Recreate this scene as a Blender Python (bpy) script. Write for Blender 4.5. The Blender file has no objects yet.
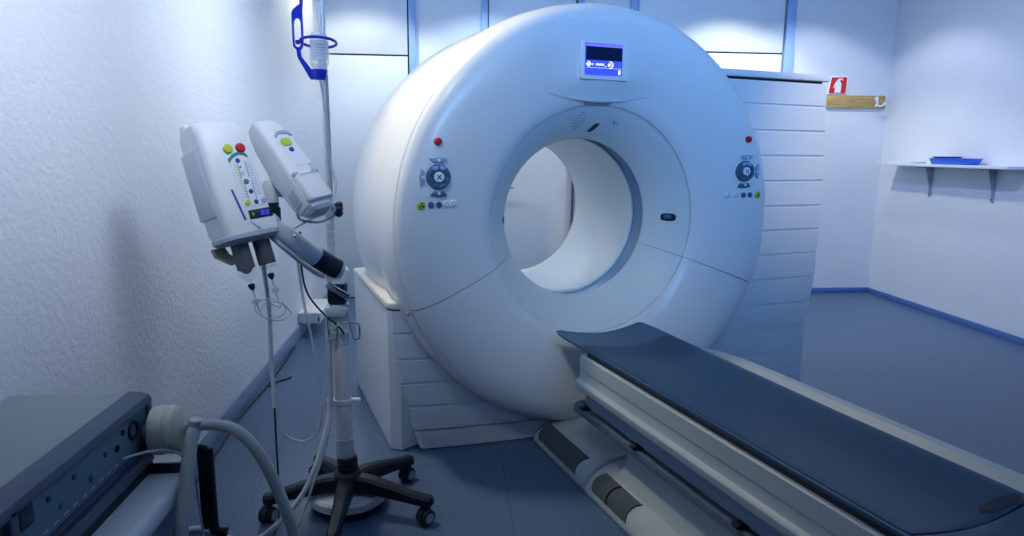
import bpy, bmesh, math, random
from mathutils import Vector, Matrix
random.seed(4)
S = bpy.context.scene
COL = S.collection
PI = math.pi

# ------------------------------------------------------------------ camera
cam_d = bpy.data.cameras.new('camera')
cam = bpy.data.objects.new('camera', cam_d)
COL.objects.link(cam)
S.camera = cam
cam_d.sensor_fit = 'HORIZONTAL'
cam_d.sensor_width = 36.0
cam_d.lens = 660.0 / 1024.0 * 36.0
cam_d.clip_start = 0.02
def _n(v):
    return Vector(v).normalized()
_dn = _n((477 - 512, 3980 - 268, 660))
_dp = _n((450 - 512, 150 - 268, 660))
_dp = (_dp - _dn * _dp.dot(_dn)).normalized()
_rt = _dn.cross(_dp)
# columns: image right, image up, backwards, written in world axes
cx = Vector((_rt.x, _dp.x, -_dn.x))
cy = -Vector((_rt.y, _dp.y, -_dn.y))
cz = -Vector((_rt.z, _dp.z, -_dn.z))
M = Matrix((cx, cy, cz)).transposed().to_4x4()
M.translation = (0, 0, 1.35)
cam.matrix_world = M

# ------------------------------------------------------------------ light
w = bpy.data.worlds.new('world')
S.world = w
w.use_nodes = True
w.node_tree.nodes['Background'].inputs[0].default_value = (0.16, 0.36, 0.85, 1)
w.node_tree.nodes['Background'].inputs[1].default_value = 0.008
S.view_settings.view_transform = 'Standard'
S.view_settings.look = 'None'
S.view_settings.exposure = 0.0
S.view_settings.gamma = 1.0
S.view_settings.use_curve_mapping = False

def spot(name, loc, target, power, angle, blend, color, r=0.04):
    d = bpy.data.lights.new(name, 'SPOT')
    d.energy = power; d.spot_size = math.radians(angle); d.spot_blend = blend
    d.color = color; d.shadow_soft_size = r
    o = bpy.data.objects.new(name, d); COL.objects.link(o)
    o.location = loc
    o.rotation_euler = (Vector(target) - Vector(loc)).to_track_quat('-Z', 'Y').to_euler()
    return o
def area(name, loc, target, power, sx, sy, color, spread=180):
    d = bpy.data.lights.new(name, 'AREA')
    d.energy = power; d.shape = 'RECTANGLE'; d.size = sx; d.size_y = sy; d.color = color; d.spread = math.radians(spread)
    o = bpy.data.objects.new(name, d); COL.objects.link(o)
    o.location = loc
    o.rotation_euler = (Vector(target) - Vector(loc)).to_track_quat('-Z', 'Y').to_euler()
    return o
WHITE = (0.80, 0.89, 1.0)
BLUE = (0.22, 0.46, 1.0)
# ceiling downlights washing the back wall
for x, p, c in ((-0.75, 50, (1.0, 0.96, 0.78)), (0.30, 50, (0.72, 0.86, 1.0)), (2.50, 76, (1.0, 1.0, 0.82)), (3.25, 34, (0.80, 0.86, 1.0))):
    spot('downlight', (x, 5.28, 2.97), (x, 5.42, 0), p, 118, 0.35, c, 0.06)
# spots added to brighten the upper left wall and the right wall
spot('wall_fill', (0.40, 1.35, 2.95), (-1.10, 1.70, 2.18), 420, 60, 1.0, (0.76, 0.85, 1.0), 0.60)
spot('wall_fill', (0.35, 2.75, 2.95), (-1.10, 3.35, 2.10), 330, 62, 1.0, (0.76, 0.86, 1.0), 0.60)
spot('wall_fill', (1.90, 3.2, 2.95), (4.12, 4.5, 1.45), 135, 74, 1.0, (0.47, 0.58, 1.0), 0.08)
# ceiling spot beside the upper left of the scanner
spot('downlight', (-0.80, 3.02, 2.95), (-0.02, 2.86, 1.65), 142.5, 66, 1.0, (1.0, 0.85, 0.57), 0.10)
spot('downlight', (3.20, 2.20, 2.95), (2.25, 3.60, 1.65), 163.0, 36, 1.0, (1.0, 0.83, 0.62), 0.10)  # extra fill spot, added to brighten the right housing
# unseen fill spots added to brighten the injector heads and the scanner face
spot('front_fill', (-0.15, 0.95, 2.93), (-0.60, 2.14, 1.28), 70, 24, 0.8, (0.92, 0.96, 1.0), 0.25)
spot('front_fill', (-0.30, 1.15, 2.93), (0.42, 2.80, 1.12), 90.7, 34, 1.0, (0.97, 1.0, 0.79), 0.30)
# blue area fill added high behind the camera to tint the scanner face
area('blue_fill', (1.5, -0.75, 2.45), (1.3, 6.0, 2.75), 31.2, 2.6, 0.6, (0.2, 0.47, 1.0), 75)

# ------------------------------------------------------------------ materials
def mat(name, col, rough=0.5, metal=0.0, vary=0.04, scale=6.0, bump=0.0, bscale=60.0, coat=0.0, trans=0.0, alpha=1.0, emit=None, estr=0.0, ior=1.45):
    m = bpy.data.materials.new(name)
    m.use_nodes = True
    nt = m.node_tree
    b = nt.nodes['Principled BSDF']
    b.inputs['Roughness'].default_value = rough
    b.inputs['Metallic'].default_value = metal
    b.inputs['Coat Weight'].default_value = coat
    b.inputs['Transmission Weight'].default_value = trans
    b.inputs['Alpha'].default_value = alpha
    b.inputs['IOR'].default_value = ior
    tc = nt.nodes.new('ShaderNodeTexCoord')
    if vary > 0:
        nz = nt.nodes.new('ShaderNodeTexNoise'); nz.inputs['Scale'].default_value = scale
        nz.inputs['Detail'].default_value = 3
        nt.links.new(tc.outputs['Object'], nz.inputs['Vector'])
        rp = nt.nodes.new('ShaderNodeValToRGB')
        rp.color_ramp.elements[0].color = [max(0, c * (1 - vary)) for c in col] + [1]
        rp.color_ramp.elements[1].color = [min(1, c * (1 + vary)) for c in col] + [1]
        nt.links.new(nz.outputs['Fac'], rp.inputs['Fac'])
        nt.links.new(rp.outputs['Color'], b.inputs['Base Color'])
    else:
        b.inputs['Base Color'].default_value = (*col, 1)
    if bump > 0:
        n2 = nt.nodes.new('ShaderNodeTexNoise'); n2.inputs['Scale'].default_value = bscale
        n2.inputs['Detail'].default_value = 4
        nt.links.new(tc.outputs['Object'], n2.inputs['Vector'])
        bp = nt.nodes.new('ShaderNodeBump'); bp.inputs['Strength'].default_value = bump
        bp.inputs['Distance'].default_value = 0.01
        nt.links.new(n2.outputs['Fac'], bp.inputs['Height'])
        nt.links.new(bp.outputs['Normal'], b.inputs['Normal'])
    if emit:
        b.inputs['Emission Color'].default_value = (*emit, 1)
        b.inputs['Emission Strength'].default_value = estr
    return m

def floor_material():
    m = mat('blue_linoleum', (0.2, 0.3, 0.5), 0.38)
    nt = m.node_tree; b = nt.nodes['Principled BSDF']
    tc = nt.nodes.new('ShaderNodeTexCoord')
    n1 = nt.nodes.new('ShaderNodeTexNoise'); n1.inputs['Scale'].default_value = 110; n1.inputs['Detail'].default_value = 5
    n1.inputs['Roughness'].default_value = 0.75
    nt.links.new(tc.outputs['Object'], n1.inputs['Vector'])
    rp = nt.nodes.new('ShaderNodeValToRGB')
    rp.color_ramp.elements[0].position = 0.36; rp.color_ramp.elements[0].color = (0.045, 0.092, 0.175, 1)
    rp.color_ramp.elements[1].position = 0.64; rp.color_ramp.elements[1].color = (0.115, 0.185, 0.31, 1)
    nt.links.new(n1.outputs['Fac'], rp.inputs['Fac'])
    mp = nt.nodes.new('ShaderNodeMapping'); mp.inputs['Location'].default_value = (0.78, 0.3, 0)
    nt.links.new(tc.outputs['Object'], mp.inputs['Vector'])
    br = nt.nodes.new('ShaderNodeTexBrick')
    br.offset = 0.0; br.squash = 1.0
    br.inputs['Scale'].default_value = 1.0
    br.inputs['Mortar Size'].default_value = 0.0022
    br.inputs['Mortar Smooth'].default_value = 0.3
    br.inputs['Brick Width'].default_value = 1.0; br.inputs['Row Height'].default_value = 1.0
    nt.links.new(mp.outputs['Vector'], br.inputs['Vector'])
    mx = nt.nodes.new('ShaderNodeMix'); mx.data_type = 'RGBA'
    nt.links.new(br.outputs['Fac'], mx.inputs['Factor'])
    nt.links.new(rp.outputs['Color'], mx.inputs['A'])
    mx.inputs['B'].default_value = (0.045, 0.08, 0.145, 1)
    nt.links.new(mx.outputs['Result'], b.inputs['Base Color'])
    return m

def wood_material():
    m = mat('yellow_pine', (0.5, 0.36, 0.14), 0.5)
    nt = m.node_tree; b = nt.nodes['Principled BSDF']
    tc = nt.nodes.new('ShaderNodeTexCoord')
    mp = nt.nodes.new('ShaderNodeMapping'); mp.inputs['Scale'].default_value = (3, 20, 40)
    nt.links.new(tc.outputs['Object'], mp.inputs['Vector'])
    n1 = nt.nodes.new('ShaderNodeTexNoise'); n1.inputs['Scale'].default_value = 2; n1.inputs['Detail'].default_value = 6
    nt.links.new(mp.outputs['Vector'], n1.inputs['Vector'])
    rp = nt.nodes.new('ShaderNodeValToRGB')
    rp.color_ramp.elements[0].position = 0.3; rp.color_ramp.elements[0].color = (0.36, 0.22, 0.07, 1)
    rp.color_ramp.elements[1].position = 0.7; rp.color_ramp.elements[1].color = (0.66, 0.46, 0.17, 1)
    nt.links.new(n1.outputs['Fac'], rp.inputs['Fac'])
    nt.links.new(rp.outputs['Color'], b.inputs['Base Color'])
    return m

MT = {
    'wall': mat('white_paint', (0.76, 0.79, 0.84), 0.7, vary=0.02, bump=0.12, bscale=90),
    'woodchip': mat('woodchip_paint', (0.76, 0.79, 0.84), 0.65, vary=0.03, scale=40, bump=0.55, bscale=55),
    'ceiling': mat('ceiling_paint', (0.75, 0.78, 0.82), 0.8),
    'floor': floor_material(),
    'skirting': mat('blue_skirting', (0.09, 0.19, 0.46), 0.4),
    'skirting_grey': mat('grey_skirting', (0.25, 0.34, 0.50), 0.4),
    'door': mat('door_laminate', (0.74, 0.79, 0.86), 0.45, vary=0.02),
    'frame': mat('blue_frame', (0.30, 0.46, 0.80), 0.4),
    'gap': mat('dark_gap', (0.012, 0.016, 0.03), 0.8),
    'brown': mat('brown_edge', (0.12, 0.08, 0.05), 0.6),
    'shell': mat('white_shell', (0.80, 0.83, 0.87), 0.32, vary=0.012, scale=3, coat=0.15),
    'ring': mat('ring_plastic', (0.70, 0.77, 0.80), 0.4, vary=0.012),
    'liner': mat('liner_plastic', (0.82, 0.86, 0.87), 0.45, vary=0.012),
    'window': mat('scan_window', (0.16, 0.30, 0.52), 0.15, vary=0.12, scale=5, coat=0.5),
    'panel': mat('cover_plastic', (0.74, 0.79, 0.85), 0.4, vary=0.012),
    'cream': mat('cream_plastic', (0.80, 0.81, 0.78), 0.4, vary=0.012),
    'tablebody': mat('table_plastic', (0.37, 0.46, 0.52), 0.4, vary=0.012),
    'pad': mat('blue_vinyl', (0.014, 0.054, 0.118), 0.48, vary=0.08, scale=3),
    'cradle': mat('grey_blue_carbon', (0.035, 0.10, 0.19), 0.42, vary=0.05),
    'blueg': mat('blue_grey_plastic', (0.20, 0.29, 0.43), 0.5),
    'railblue': mat('rail_plastic', (0.10, 0.15, 0.24), 0.5),
    'polemetal': mat('brushed_pole', (0.74, 0.78, 0.84), 0.3, metal=0.35),
    'dark': mat('dark_plastic', (0.009, 0.017, 0.034), 0.5, vary=0.1),
    'rubber': mat('ribbed_rubber', (0.05, 0.075, 0.10), 0.7, vary=0.15, scale=30),
    'grey': mat('grey_plastic', (0.40, 0.46, 0.55), 0.45),
    'lgrey': mat('light_grey_plastic', (0.60, 0.66, 0.74), 0.45),
    'white': mat('white_plastic', (0.82, 0.84, 0.86), 0.35, vary=0.012),
    'chrome': mat('steel', (0.62, 0.66, 0.72), 0.22, metal=0.9),
    'red': mat('red_button', (0.55, 0.015, 0.03), 0.3),
    'green': mat('yellow_green', (0.50, 0.62, 0.05), 0.35),
    'btn': mat('slate_button', (0.07, 0.14, 0.24), 0.3),
    'btnl': mat('pale_button', (0.34, 0.45, 0.66), 0.3),
    'icon': mat('white_print', (0.9, 0.92, 0.95), 0.5, vary=0),
    'blue': mat('royal_blue_plastic', (0.012, 0.045, 0.60), 0.35, vary=0.05),
    'trayblue': mat('bright_blue_plastic', (0.06, 0.17, 0.85), 0.35, vary=0.05),
    'navy': mat('blue_print', (0.02, 0.06, 0.35), 0.5),
    'teal': mat('teal_print', (0.03, 0.25, 0.25), 0.5),
    'clear': mat('clear_plastic', (0.88, 0.93, 1.0), 0.12, vary=0, alpha=0.30),
    'barrelclear': mat('thin_clear_plastic', (0.85, 0.90, 1.0), 0.12, vary=0, alpha=0.05),
    'tube': mat('clear_tubing', (0.62, 0.68, 0.76), 0.25, vary=0.02, alpha=0.55),
    'hose': mat('milky_hose', (0.60, 0.64, 0.60), 0.4, vary=0.05),
    'canister': mat('pale_yellow_plastic', (0.74, 0.76, 0.60), 0.4, vary=0.04),
    'khaki': mat('khaki_plastic', (0.40, 0.40, 0.28), 0.5),
    'wood': wood_material(),
    'signred': mat('sign_red', (0.66, 0.02, 0.025), 0.4),
    'label': mat('paper_label', (0.80, 0.84, 0.90), 0.6),
    'paper': mat('paper', (0.82, 0.84, 0.84), 0.7),
    'screen': mat('lit_screen', (0.02, 0.03, 0.3), 0.3, vary=0, emit=(0.045, 0.085, 0.80), estr=1.0),
    'screen_dark': mat('screen_dark', (0.0, 0.004, 0.02), 0.25, vary=0, emit=(0.001, 0.004, 0.04), estr=1.0),
    'screen_band': mat('screen_band', (0.05, 0.06, 0.4), 0.3, vary=0, emit=(0.16, 0.18, 0.85), estr=1.0),
    'screen_white': mat('screen_white', (0.7, 0.75, 0.9), 0.3, vary=0, emit=(0.75, 0.82, 1.0), estr=1.0),
    'lcd_blue': mat('lcd_digits', (0.02, 0.03, 0.4), 0.3, vary=0, emit=(0.04, 0.07, 1.0), estr=1.3),
    'device': mat('device_top', (0.36, 0.42, 0.42), 0.5, vary=0.03),
    'bezel': mat('device_bezel', (0.09, 0.135, 0.20), 0.45),
    'facia': mat('device_facia', (0.17, 0.27, 0.36), 0.45),
    'tealglass': mat('teal_display', (0.02, 0.10, 0.13), 0.2),
}

# ------------------------------------------------------------------ mesh helpers
class MB:
    def __init__(self):
        self.bm = bmesh.new()
    def _merge(self, b, mtx=None):
        if mtx is not None:
            bmesh.ops.transform(b, matrix=mtx, verts=b.verts)
        vm = {}
        for v in b.verts:
            vm[v] = self.bm.verts.new(v.co)
        for f in b.faces:
            try:
                self.bm.faces.new([vm[v] for v in f.verts])
            except ValueError:
                pass
        b.free()
    def box(self, x0, x1, y0, y1, z0, z1, bev=0.0, seg=2, mtx=None):
        b = bmesh.new()
        bmesh.ops.create_cube(b, size=1.0)
        for v in b.verts:
            v.co = Vector(((x0 + x1) / 2 + v.co.x * (x1 - x0), (y0 + y1) / 2 + v.co.y * (y1 - y0), (z0 + z1) / 2 + v.co.z * (z1 - z0)))
        if bev > 0:
            bmesh.ops.bevel(b, geom=list(b.edges), offset=bev, segments=seg, profile=0.5, affect='EDGES')
        self._merge(b, mtx); return self
    def cyl(self, p0, p1, r0, r1=None, seg=24, bev=0.0, mtx=None):
        r1 = r0 if r1 is None else r1
        p0 = Vector(p0); p1 = Vector(p1)
        prof = [(r0 if i == 0 else r1, t) for i, t in enumerate((0, 1))]
        L = (p1 - p0).length
        pts = [(0, 0), (max(r0 - bev, 0.0001), 0)] if bev else [(0, 0), (r0, 0)]
        if bev:
            pts += [(r0, bev), (r1, L - bev), (r1 - bev, L), (0, L)]
        else:
            pts += [(r1, L), (0, L)]
        return self.lathe(pts, p0, p1 - p0, seg, mtx)
    def lathe(self, pts, origin, axis, seg=32, mtx=None, a0=0.0, a1=2 * PI):
        """revolve (radius, height) points about axis"""
        origin = Vector(origin); ax = Vector(axis).normalized()
        t = Vector((0, 0, 1)) if abs(ax.z) < 0.9 else Vector((1, 0, 0))
        e1 = ax.cross(t).normalized(); e2 = ax.cross(e1)
        b = bmesh.new()
        full = abs(a1 - a0 - 2 * PI) < 1e-6
        n = seg if full else seg + 1
        rows = []
        for r, h in pts:
            if r < 1e-7:
                rows.append([b.verts.new(origin + ax * h)] * n)
            else:
                rows.append([b.verts.new(origin + ax * h + (e1 * math.cos(a0 + (a1 - a0) * k / seg) + e2 * math.sin(a0 + (a1 - a0) * k / seg)) * r) for k in range(n)])
        for i in range(len(rows) - 1):
            A, B = rows[i], rows[i + 1]
            for k in range(seg):
                q = [A[k], A[(k + 1) % n], B[(k + 1) % n], B[k]]
                u = []
                for v in q:
                    if v not in u: u.append(v)
                if len(u) > 2:
                    try: b.faces.new(u)
                    except ValueError: pass
        self._merge(b, mtx); return self
    def prism(self, poly, d0, d1, mtx=None, bev=0.0):
        """poly of (a, b) in local XZ, extruded along local Y from d0 to d1"""
        b = bmesh.new()
        A = [b.verts.new((x, d0, z)) for x, z in poly]
        B = [b.verts.new((x, d1, z)) for x, z in poly]
        b.faces.new(A); b.faces.new(B[::-1])
        n = len(poly)
        for i in range(n):
            b.faces.new([A[i], B[i], B[(i + 1) % n], A[(i + 1) % n]])
        bmesh.ops.recalc_face_normals(b, faces=b.faces)
        if bev > 0:
            bmesh.ops.bevel(b, geom=list(b.edges), offset=bev, segments=2, profile=0.5, affect='EDGES')
        self._merge(b, mtx); return self
    def grid(self, rows, mtx=None, closed=False):
        b = bmesh.new()
        R = [[b.verts.new(p) for p in r] for r in rows]
        for i in range(len(R) - 1):
            n = len(R[i])
            for k in range(n if closed else n - 1):
                b.faces.new([R[i][k], R[i][(k + 1) % n], R[i + 1][(k + 1) % n], R[i + 1][k]])
        self._merge(b, mtx); return self
    def loft(self, rings, mtx=None):
        """closed rings of equal length with capped ends"""
        b = bmesh.new()
        R = [[b.verts.new(p) for p in r] for r in rings]
        n = len(R[0])
        for i in range(len(R) - 1):
            for k in range(n):
                b.faces.new([R[i][k], R[i][(k + 1) % n], R[i + 1][(k + 1) % n], R[i + 1][k]])
        b.faces.new(R[0][::-1]); b.faces.new(R[-1])
        bmesh.ops.recalc_face_normals(b, faces=b.faces)
        self._merge(b, mtx); return self
    def tube(self, pts, r, seg=8, smooth=6, mtx=None):
        P = [Vector(p) for p in pts]
        if smooth > 1 and len(P) > 2:
            Q = []
            for i in range(len(P) - 1):
                p0 = P[max(i - 1, 0)]; p1 = P[i]; p2 = P[i + 1]; p3 = P[min(i + 2, len(P) - 1)]
                for k in range(smooth):
                    t = k / smooth
                    Q.append(0.5 * ((2 * p1) + (p2 - p0) * t + (2 * p0 - 5 * p1 + 4 * p2 - p3) * t * t + (3 * p1 - p0 - 3 * p2 + p3) * t ** 3))
            Q.append(P[-1]); P = Q
        rings = []
        prev = None
        for i, p in enumerate(P):
            d = (P[min(i + 1, len(P) - 1)] - P[max(i - 1, 0)]).normalized()
            if prev is None:
                t = Vector((0, 0, 1)) if abs(d.z) < 0.9 else Vector((1, 0, 0))
                e = d.cross(t).normalized()
            else:
                e = (prev - d * prev.dot(d)).normalized()
            prev = e
            f = d.cross(e)
            rings.append([p + (e * math.cos(2 * PI * k / seg) + f * math.sin(2 * PI * k / seg)) * r for k in range(seg)])
        return self.loft(rings, mtx)
    def torus(self, c, axis, R, r, seg=40, ms=10, mtx=None):
        pts = [(R + r * math.cos(2 * PI * k / ms), r * math.sin(2 * PI * k / ms)) for k in range(ms + 1)]
        return self.lathe(pts, c, axis, seg, mtx)
    def ball(self, c, r, mtx=None, sz=1.0):
        b = bmesh.new()
        bmesh.ops.create_uvsphere(b, u_segments=20, v_segments=12, radius=r)
        for v in b.verts:
            v.co = Vector((v.co.x, v.co.y, v.co.z * sz)) + Vector(c)
        self._merge(b, mtx); return self
    def build(self, name, material, parent=None, angle=35, recalc=False, weld=True):
        me = bpy.data.meshes.new(name)
        if weld:
            bmesh.ops.remove_doubles(self.bm, verts=self.bm.verts, dist=1e-5)
        if recalc:
            bmesh.ops.recalc_face_normals(self.bm, faces=self.bm.faces)
        self.bm.to_mesh(me); self.bm.free()
        me.materials.append(MT[material] if isinstance(material, str) else material)
        for p in me.polygons:
            p.use_smooth = True
        me.set_sharp_from_angle(angle=math.radians(angle))
        o = bpy.data.objects.new(name, me)
        COL.objects.link(o)
        if parent is not None:
            o.parent = parent
        return o

def empty(name, loc=(0, 0, 0), rz=0.0, mtx=None):
    o = bpy.data.objects.new(name, None)
    COL.objects.link(o)
    if mtx is not None:
        o.matrix_world = mtx
    else:
        o.location = loc; o.rotation_euler = (0, 0, rz)
    return o
def tag(o, label, cat, group=None):
    o['label'] = label; o['category'] = cat
    if group: o['group'] = group
    return o
def struct(o):
    o['kind'] = 'structure'; return o
def rrect(x0, x1, z0, z1, r, n=5):
    out = []
    for cx_, cz_, a in ((x1 - r, z1 - r, 0), (x0 + r, z1 - r, PI / 2), (x0 + r, z0 + r, PI), (x1 - r, z0 + r, 1.5 * PI)):
        for k in range(n + 1):
            t = a + PI / 2 * k / n
            out.append((cx_ + r * math.cos(t), cz_ + r * math.sin(t)))
    return out
def lerp(a, b, t): return a + (b - a) * t
def sstep(a, b, x):
    t = min(1, max(0, (x - a) / (b - a))); return t * t * (3 - 2 * t)
def interp(tab, x):
    if x <= tab[0][0]: return tab[0][1]
    for (a, b), (c, d) in zip(tab, tab[1:]):
        if x <= c: return b + (d - b) * (x - a) / (c - a)
    return tab[-1][1]

# ------------------------------------------------------------------ room
XL, XR, YB, YF, ZC = -1.10, 4.12, 6.06, -0.8, 3.0
struct(MB().box(XL - .1, XR + .1, YF, YB + .1, -.1, 0).build('floor', 'floor'))
struct(MB().box(XL - .1, XR + .1, YF, YB + .1, ZC, ZC + .1).build('ceiling', 'ceiling'))
struct(MB().box(XL - .1, XL, YF, YB + .1, 0, ZC).build('wall_left', 'woodchip'))
struct(MB().box(XR, XR + .1, YF, YB + .1, 0, ZC).build('wall_right', 'wall'))
struct(MB().box(XL, XR, YB, YB + .1, 0, ZC).build('wall_back', 'wall'))
struct(MB().box(XL, XL + .016, YF, YB, 0, .10, .004).build('baseboard_left', 'skirting_grey'))
struct(MB().box(XR - .014, XR, YF, YB, 0, .05, .003).build('baseboard_right', 'skirting'))
struct(MB().box(3.13, XR, YB - .014, YB, 0, .05, .003).build('baseboard_back', 'skirting'))
struct(MB().box(-.29, .278, YB - .014, YB, 0, .05, .003).build('baseboard_back', 'skirting'))

def door(n, x0, x1, zt, left_w, right_w, handle_x=None):
    d = struct(MB().box(x0, x1, YB - .004, YB, 0, ZC - .004).build('door_%d' % n, 'gap'))
    MB().box(x0 + .006, x1 - .010, YB - .022, YB - .004, .01, zt - .007, .003).build('door_leaf', 'door', d)
    MB().box(x0 + .006, x1 - .010, YB - .022, YB - .004, zt + .007, ZC - .01, .003).build('transom_panel', 'door', d)
    if left_w:
        MB().box(x0 - left_w, x0 - .004, YB - .045, YB, 0, ZC - .004, .004).build('door_frame', 'frame', d)
    if right_w:
        MB().box(x1 + .004, x1 + right_w, YB - .045, YB, 0, ZC - .004, .004).build('door_frame', 'frame', d)
    if handle_x:
        h = MB().cyl((handle_x, YB - .022, 1.02), (handle_x, YB - .034, 1.02), .025, seg=20)
        h.tube([(handle_x, YB - .03, 1.02), (handle_x, YB - .075, 1.02), (handle_x + .12, YB - .078, 1.02)], .009, 10)
        h.build('door_handle', 'chrome', d)
    return d
door(1, XL + .01, -.351, 2.156, 0, .061)
d2 = door(2, .339, 1.124, 2.20, .061, .063, .45)
MB().box(1.112, 1.126, YB - .05, YB - .002, .01, ZC - .01).build('edge_strip', 'brown', d2)
door(3, 1.674, 3.043, 2.246, .074, .09)

# ------------------------------------------------------------------ scanner
GR = math.radians(16.8)
GLOC = (0.68, 2.95, 0)
ZC0 = 1.03
ct = tag(empty('ct_scanner', GLOC, GR), 'large white ring shaped scanner with a round bore, standing in the middle of the room', 'scanner')

FACE = [(.38, .236), (.386, .222), (.392, .205), (.405, .178), (.425, .145), (.45, .112), (.48, .080), (.505, .057), (.516, .048), (.5232, .043), (.5245, .038), (.525, .036), (.531, .027), (.58, .008), (.63, -.012), (.69, -.031), (.75, -.046), (.80, -.0545), (.83, -.0565), (.855, -.056), (.875, -.053), (.893, -.0475), (.91, -.040), (.923, -.0315), (.933, -.022), (.940, -.0115), (.944, -.001), (.945, .004)]
def face_v(r): return interp(FACE, r)
PHI = math.radians(21)
def pol(r, v, t): return (r * math.cos(t), v, ZC0 + r * math.sin(t))
def cover(rs, t0, t1, n):
    m = MB()
    rows = [[pol(r, face_v(r), lerp(t0, t1, k / n)) for k in range(n + 1)] for r in rs]
    m.grid(rows)
    # edge return so that the seam has depth
    for t in (t0, t1):
        m.grid([[pol(r, face_v(r), t) for r in rs], [pol(r, face_v(r) + .02, t) for r in rs]])
    return m
r_face = [r for r, v in FACE if r >= .5249]
r_ring = [r for r, v in FACE if r <= .5246]
g = math.radians(.14)
cover(r_face, -PHI + g, PI + PHI - g, 180).build('front_cover', 'shell', ct, 50)
cover(r_face, PI + PHI + g, 2 * PI - PHI - g, 110).build('lower_front_cover', 'shell', ct, 50)
cover(r_ring, -PHI + g, PI + PHI - g, 140).build('bore_ring', 'ring', ct, 60)
cover(r_ring, PI + PHI + g, 2 * PI - PHI - g, 90).build('lower_bore_ring', 'ring', ct, 60)
# dark chassis right behind the covers, seen only through the seams
MB().lathe([(r, face_v(r) + .012) for r in (.40, .44, .50, .54, .62, .77, .83, .88, .92)] + [(.938, .006), (.938, .02)], (0, 0, ZC0), (0, 1, 0), 120).build('chassis', 'gap', ct)
# rear shell
MB().lathe([(.930, .0085), (.9455, .0085), (.9475, .011), (.953, .035), (.962, .10), (.967, .17), (.967, .24), (.962, .31), (.956, .37), (.957, .44), (.966, .55), (.973, .68), (.974, .84), (.966, .93), (.94, 1.0), (.88, 1.04), (.75, 1.05), (.46, 1.05), (.41, 1.035), (.388, .99)], (0, 0, ZC0), (0, 1, 0), 160).build('rear_shell', 'shell', ct, 50)
# scan window recess and bore liner
MB().lathe([(.381, .232), (.401, .236), (.401, .37), (.392, .371)], (0, 0, ZC0), (0, 1, 0), 128).build('scan_window', 'window', ct)
MB().lathe([(.401, .362), (.392, .360), (.3865, .366), (.3855, .378), (.385, .45), (.386, .88), (.389, .99), (.398, .998), (.40, .99)], (0, 0, ZC0), (0, 1, 0), 128).build('bore_liner', 'liner', ct, 50)

# base and side covers
def grooved(name, zs, z0, z1, uL, uR, vf, mt, depth=.006, hw=.006, ncol=24, thick=.05):
    zr = [z0]
    for z in sorted(zs):
        zr += [(z - .0078, 0), (z - .0066, .010), (z + .0060, .010), (z + .0064, 0)]
    rows_z = [(z0, 0)] + [q for q in zr if isinstance(q, tuple)] + [(z1, 0)]
    full = []
    for (a, da), (b, db) in zip(rows_z, rows_z[1:]):
        full.append((a, da))
        if b - a > .05:
            for k in (1, 2): full.append((lerp(a, b, k / 3), 0))
    full.append(rows_z[-1])
    rows = []
    for z, d in full:
        l, r = uL(z), uR(z)
        row = [(lerp(l, r, k / ncol), vf(lerp(l, r, k / ncol)) + d, z) for k in range(ncol + 1)]
        e = .012
        row[0] = (l, row[0][1] + e, z); row[1] = (l + e, vf(l + e) + d, z)
        row[-1] = (r, row[-1][1] + e, z); row[-2] = (r - e, vf(r - e) + d, z)
        row = [(l, row[0][1] + thick, z)] + row + [(r, row[-1][1] + thick, z)]
        rows.append(row)
    rows.insert(0, [(p[0], p[1] + thick, p[2]) for p in rows[0]])
    rows.append([(p[0], p[1] + thick, p[2]) for p in rows[-1]])
    m = MB().grid(rows)
    return m.build(name, mt, ct, 12)
bow = lambda u: .062 + .092 * (u / .9) ** 2
def uL_left(z): return interp([(0, -.815), (.09, -.842), (.21, -.875), (.32, -.903), (.45, -.925), (.56, -.937), (.67, -.943)], z)
grooved('left_front_panel', (.21, .32, .433, .552), .098, .655, uL_left, lambda z: .45 if z < .34 else -.58, bow, 'panel')
grooved('left_kick_panel', (), .006, .089, uL_left, lambda z: .45, lambda u: bow(u) + .001, 'panel')
def uR_right(z): return interp([(0, 1.36), (.11, 1.415), (.33, 1.49), (.50, 1.535), (.62, 1.555), (.9, 1.56), (1.2, 1.56), (1.5, 1.545), (1.72, 1.51)], z)
grooved('right_front_panel', (.216, .365, .502, .649, .789, .926, 1.06, 1.199, 1.335, 1.469, 1.604), .006, 1.725, lambda z: .5 if z > .34 else .40, uR_right, lambda u: .2, 'panel')
# left side cover with its chamfered front corner
MB().prism([(-.944, 1.11), (-.944, .192), (-.90, .158), (-.80, .20), (-.43, .20), (-.43, 1.11)], 0.006, .655, Matrix(((1, 0, 0, 0), (0, 0, 1, 0), (0, 1, 0, 0), (0, 0, 0, 1)))).build('left_side_cover', 'panel', ct)
# ledge on the left cover
led = [(-.952, 1.09), (-.952, .20), (-.944, .172), (-.92, .150), (-.80, .125), (-.79, .20), (-.82, .26), (-.86, .32), (-.87, .40), (-.87, 1.09)]
MB().prism(led, .662, .694, Matrix(((1, 0, 0, 0), (0, 0, 1, 0), (0, 1, 0, 0), (0, 0, 0, 1))), .008).build('side_ledge', 'cream', ct)
# right housing
MB().prism(rrect(.56, 1.575, .235, 1.10, .05), .006, 1.725, Matrix(((1, 0, 0, 0), (0, 0, 1, 0), (0, 1, 0, 0), (0, 0, 0, 1)))).build('right_side_cover', 'panel', ct)
MB().prism(rrect(.56, 1.53, .185, 1.10, .03), 1.738, 1.772, Matrix(((1, 0, 0, 0), (0, 0, 1, 0), (0, 1, 0, 0), (0, 0, 0, 1))), .008).build('housing_lid', 'panel', ct)
MB().box(.58, 1.49, .215, 1.08, 1.724, 1.74).build('lid_gap', 'gap', ct)

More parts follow.
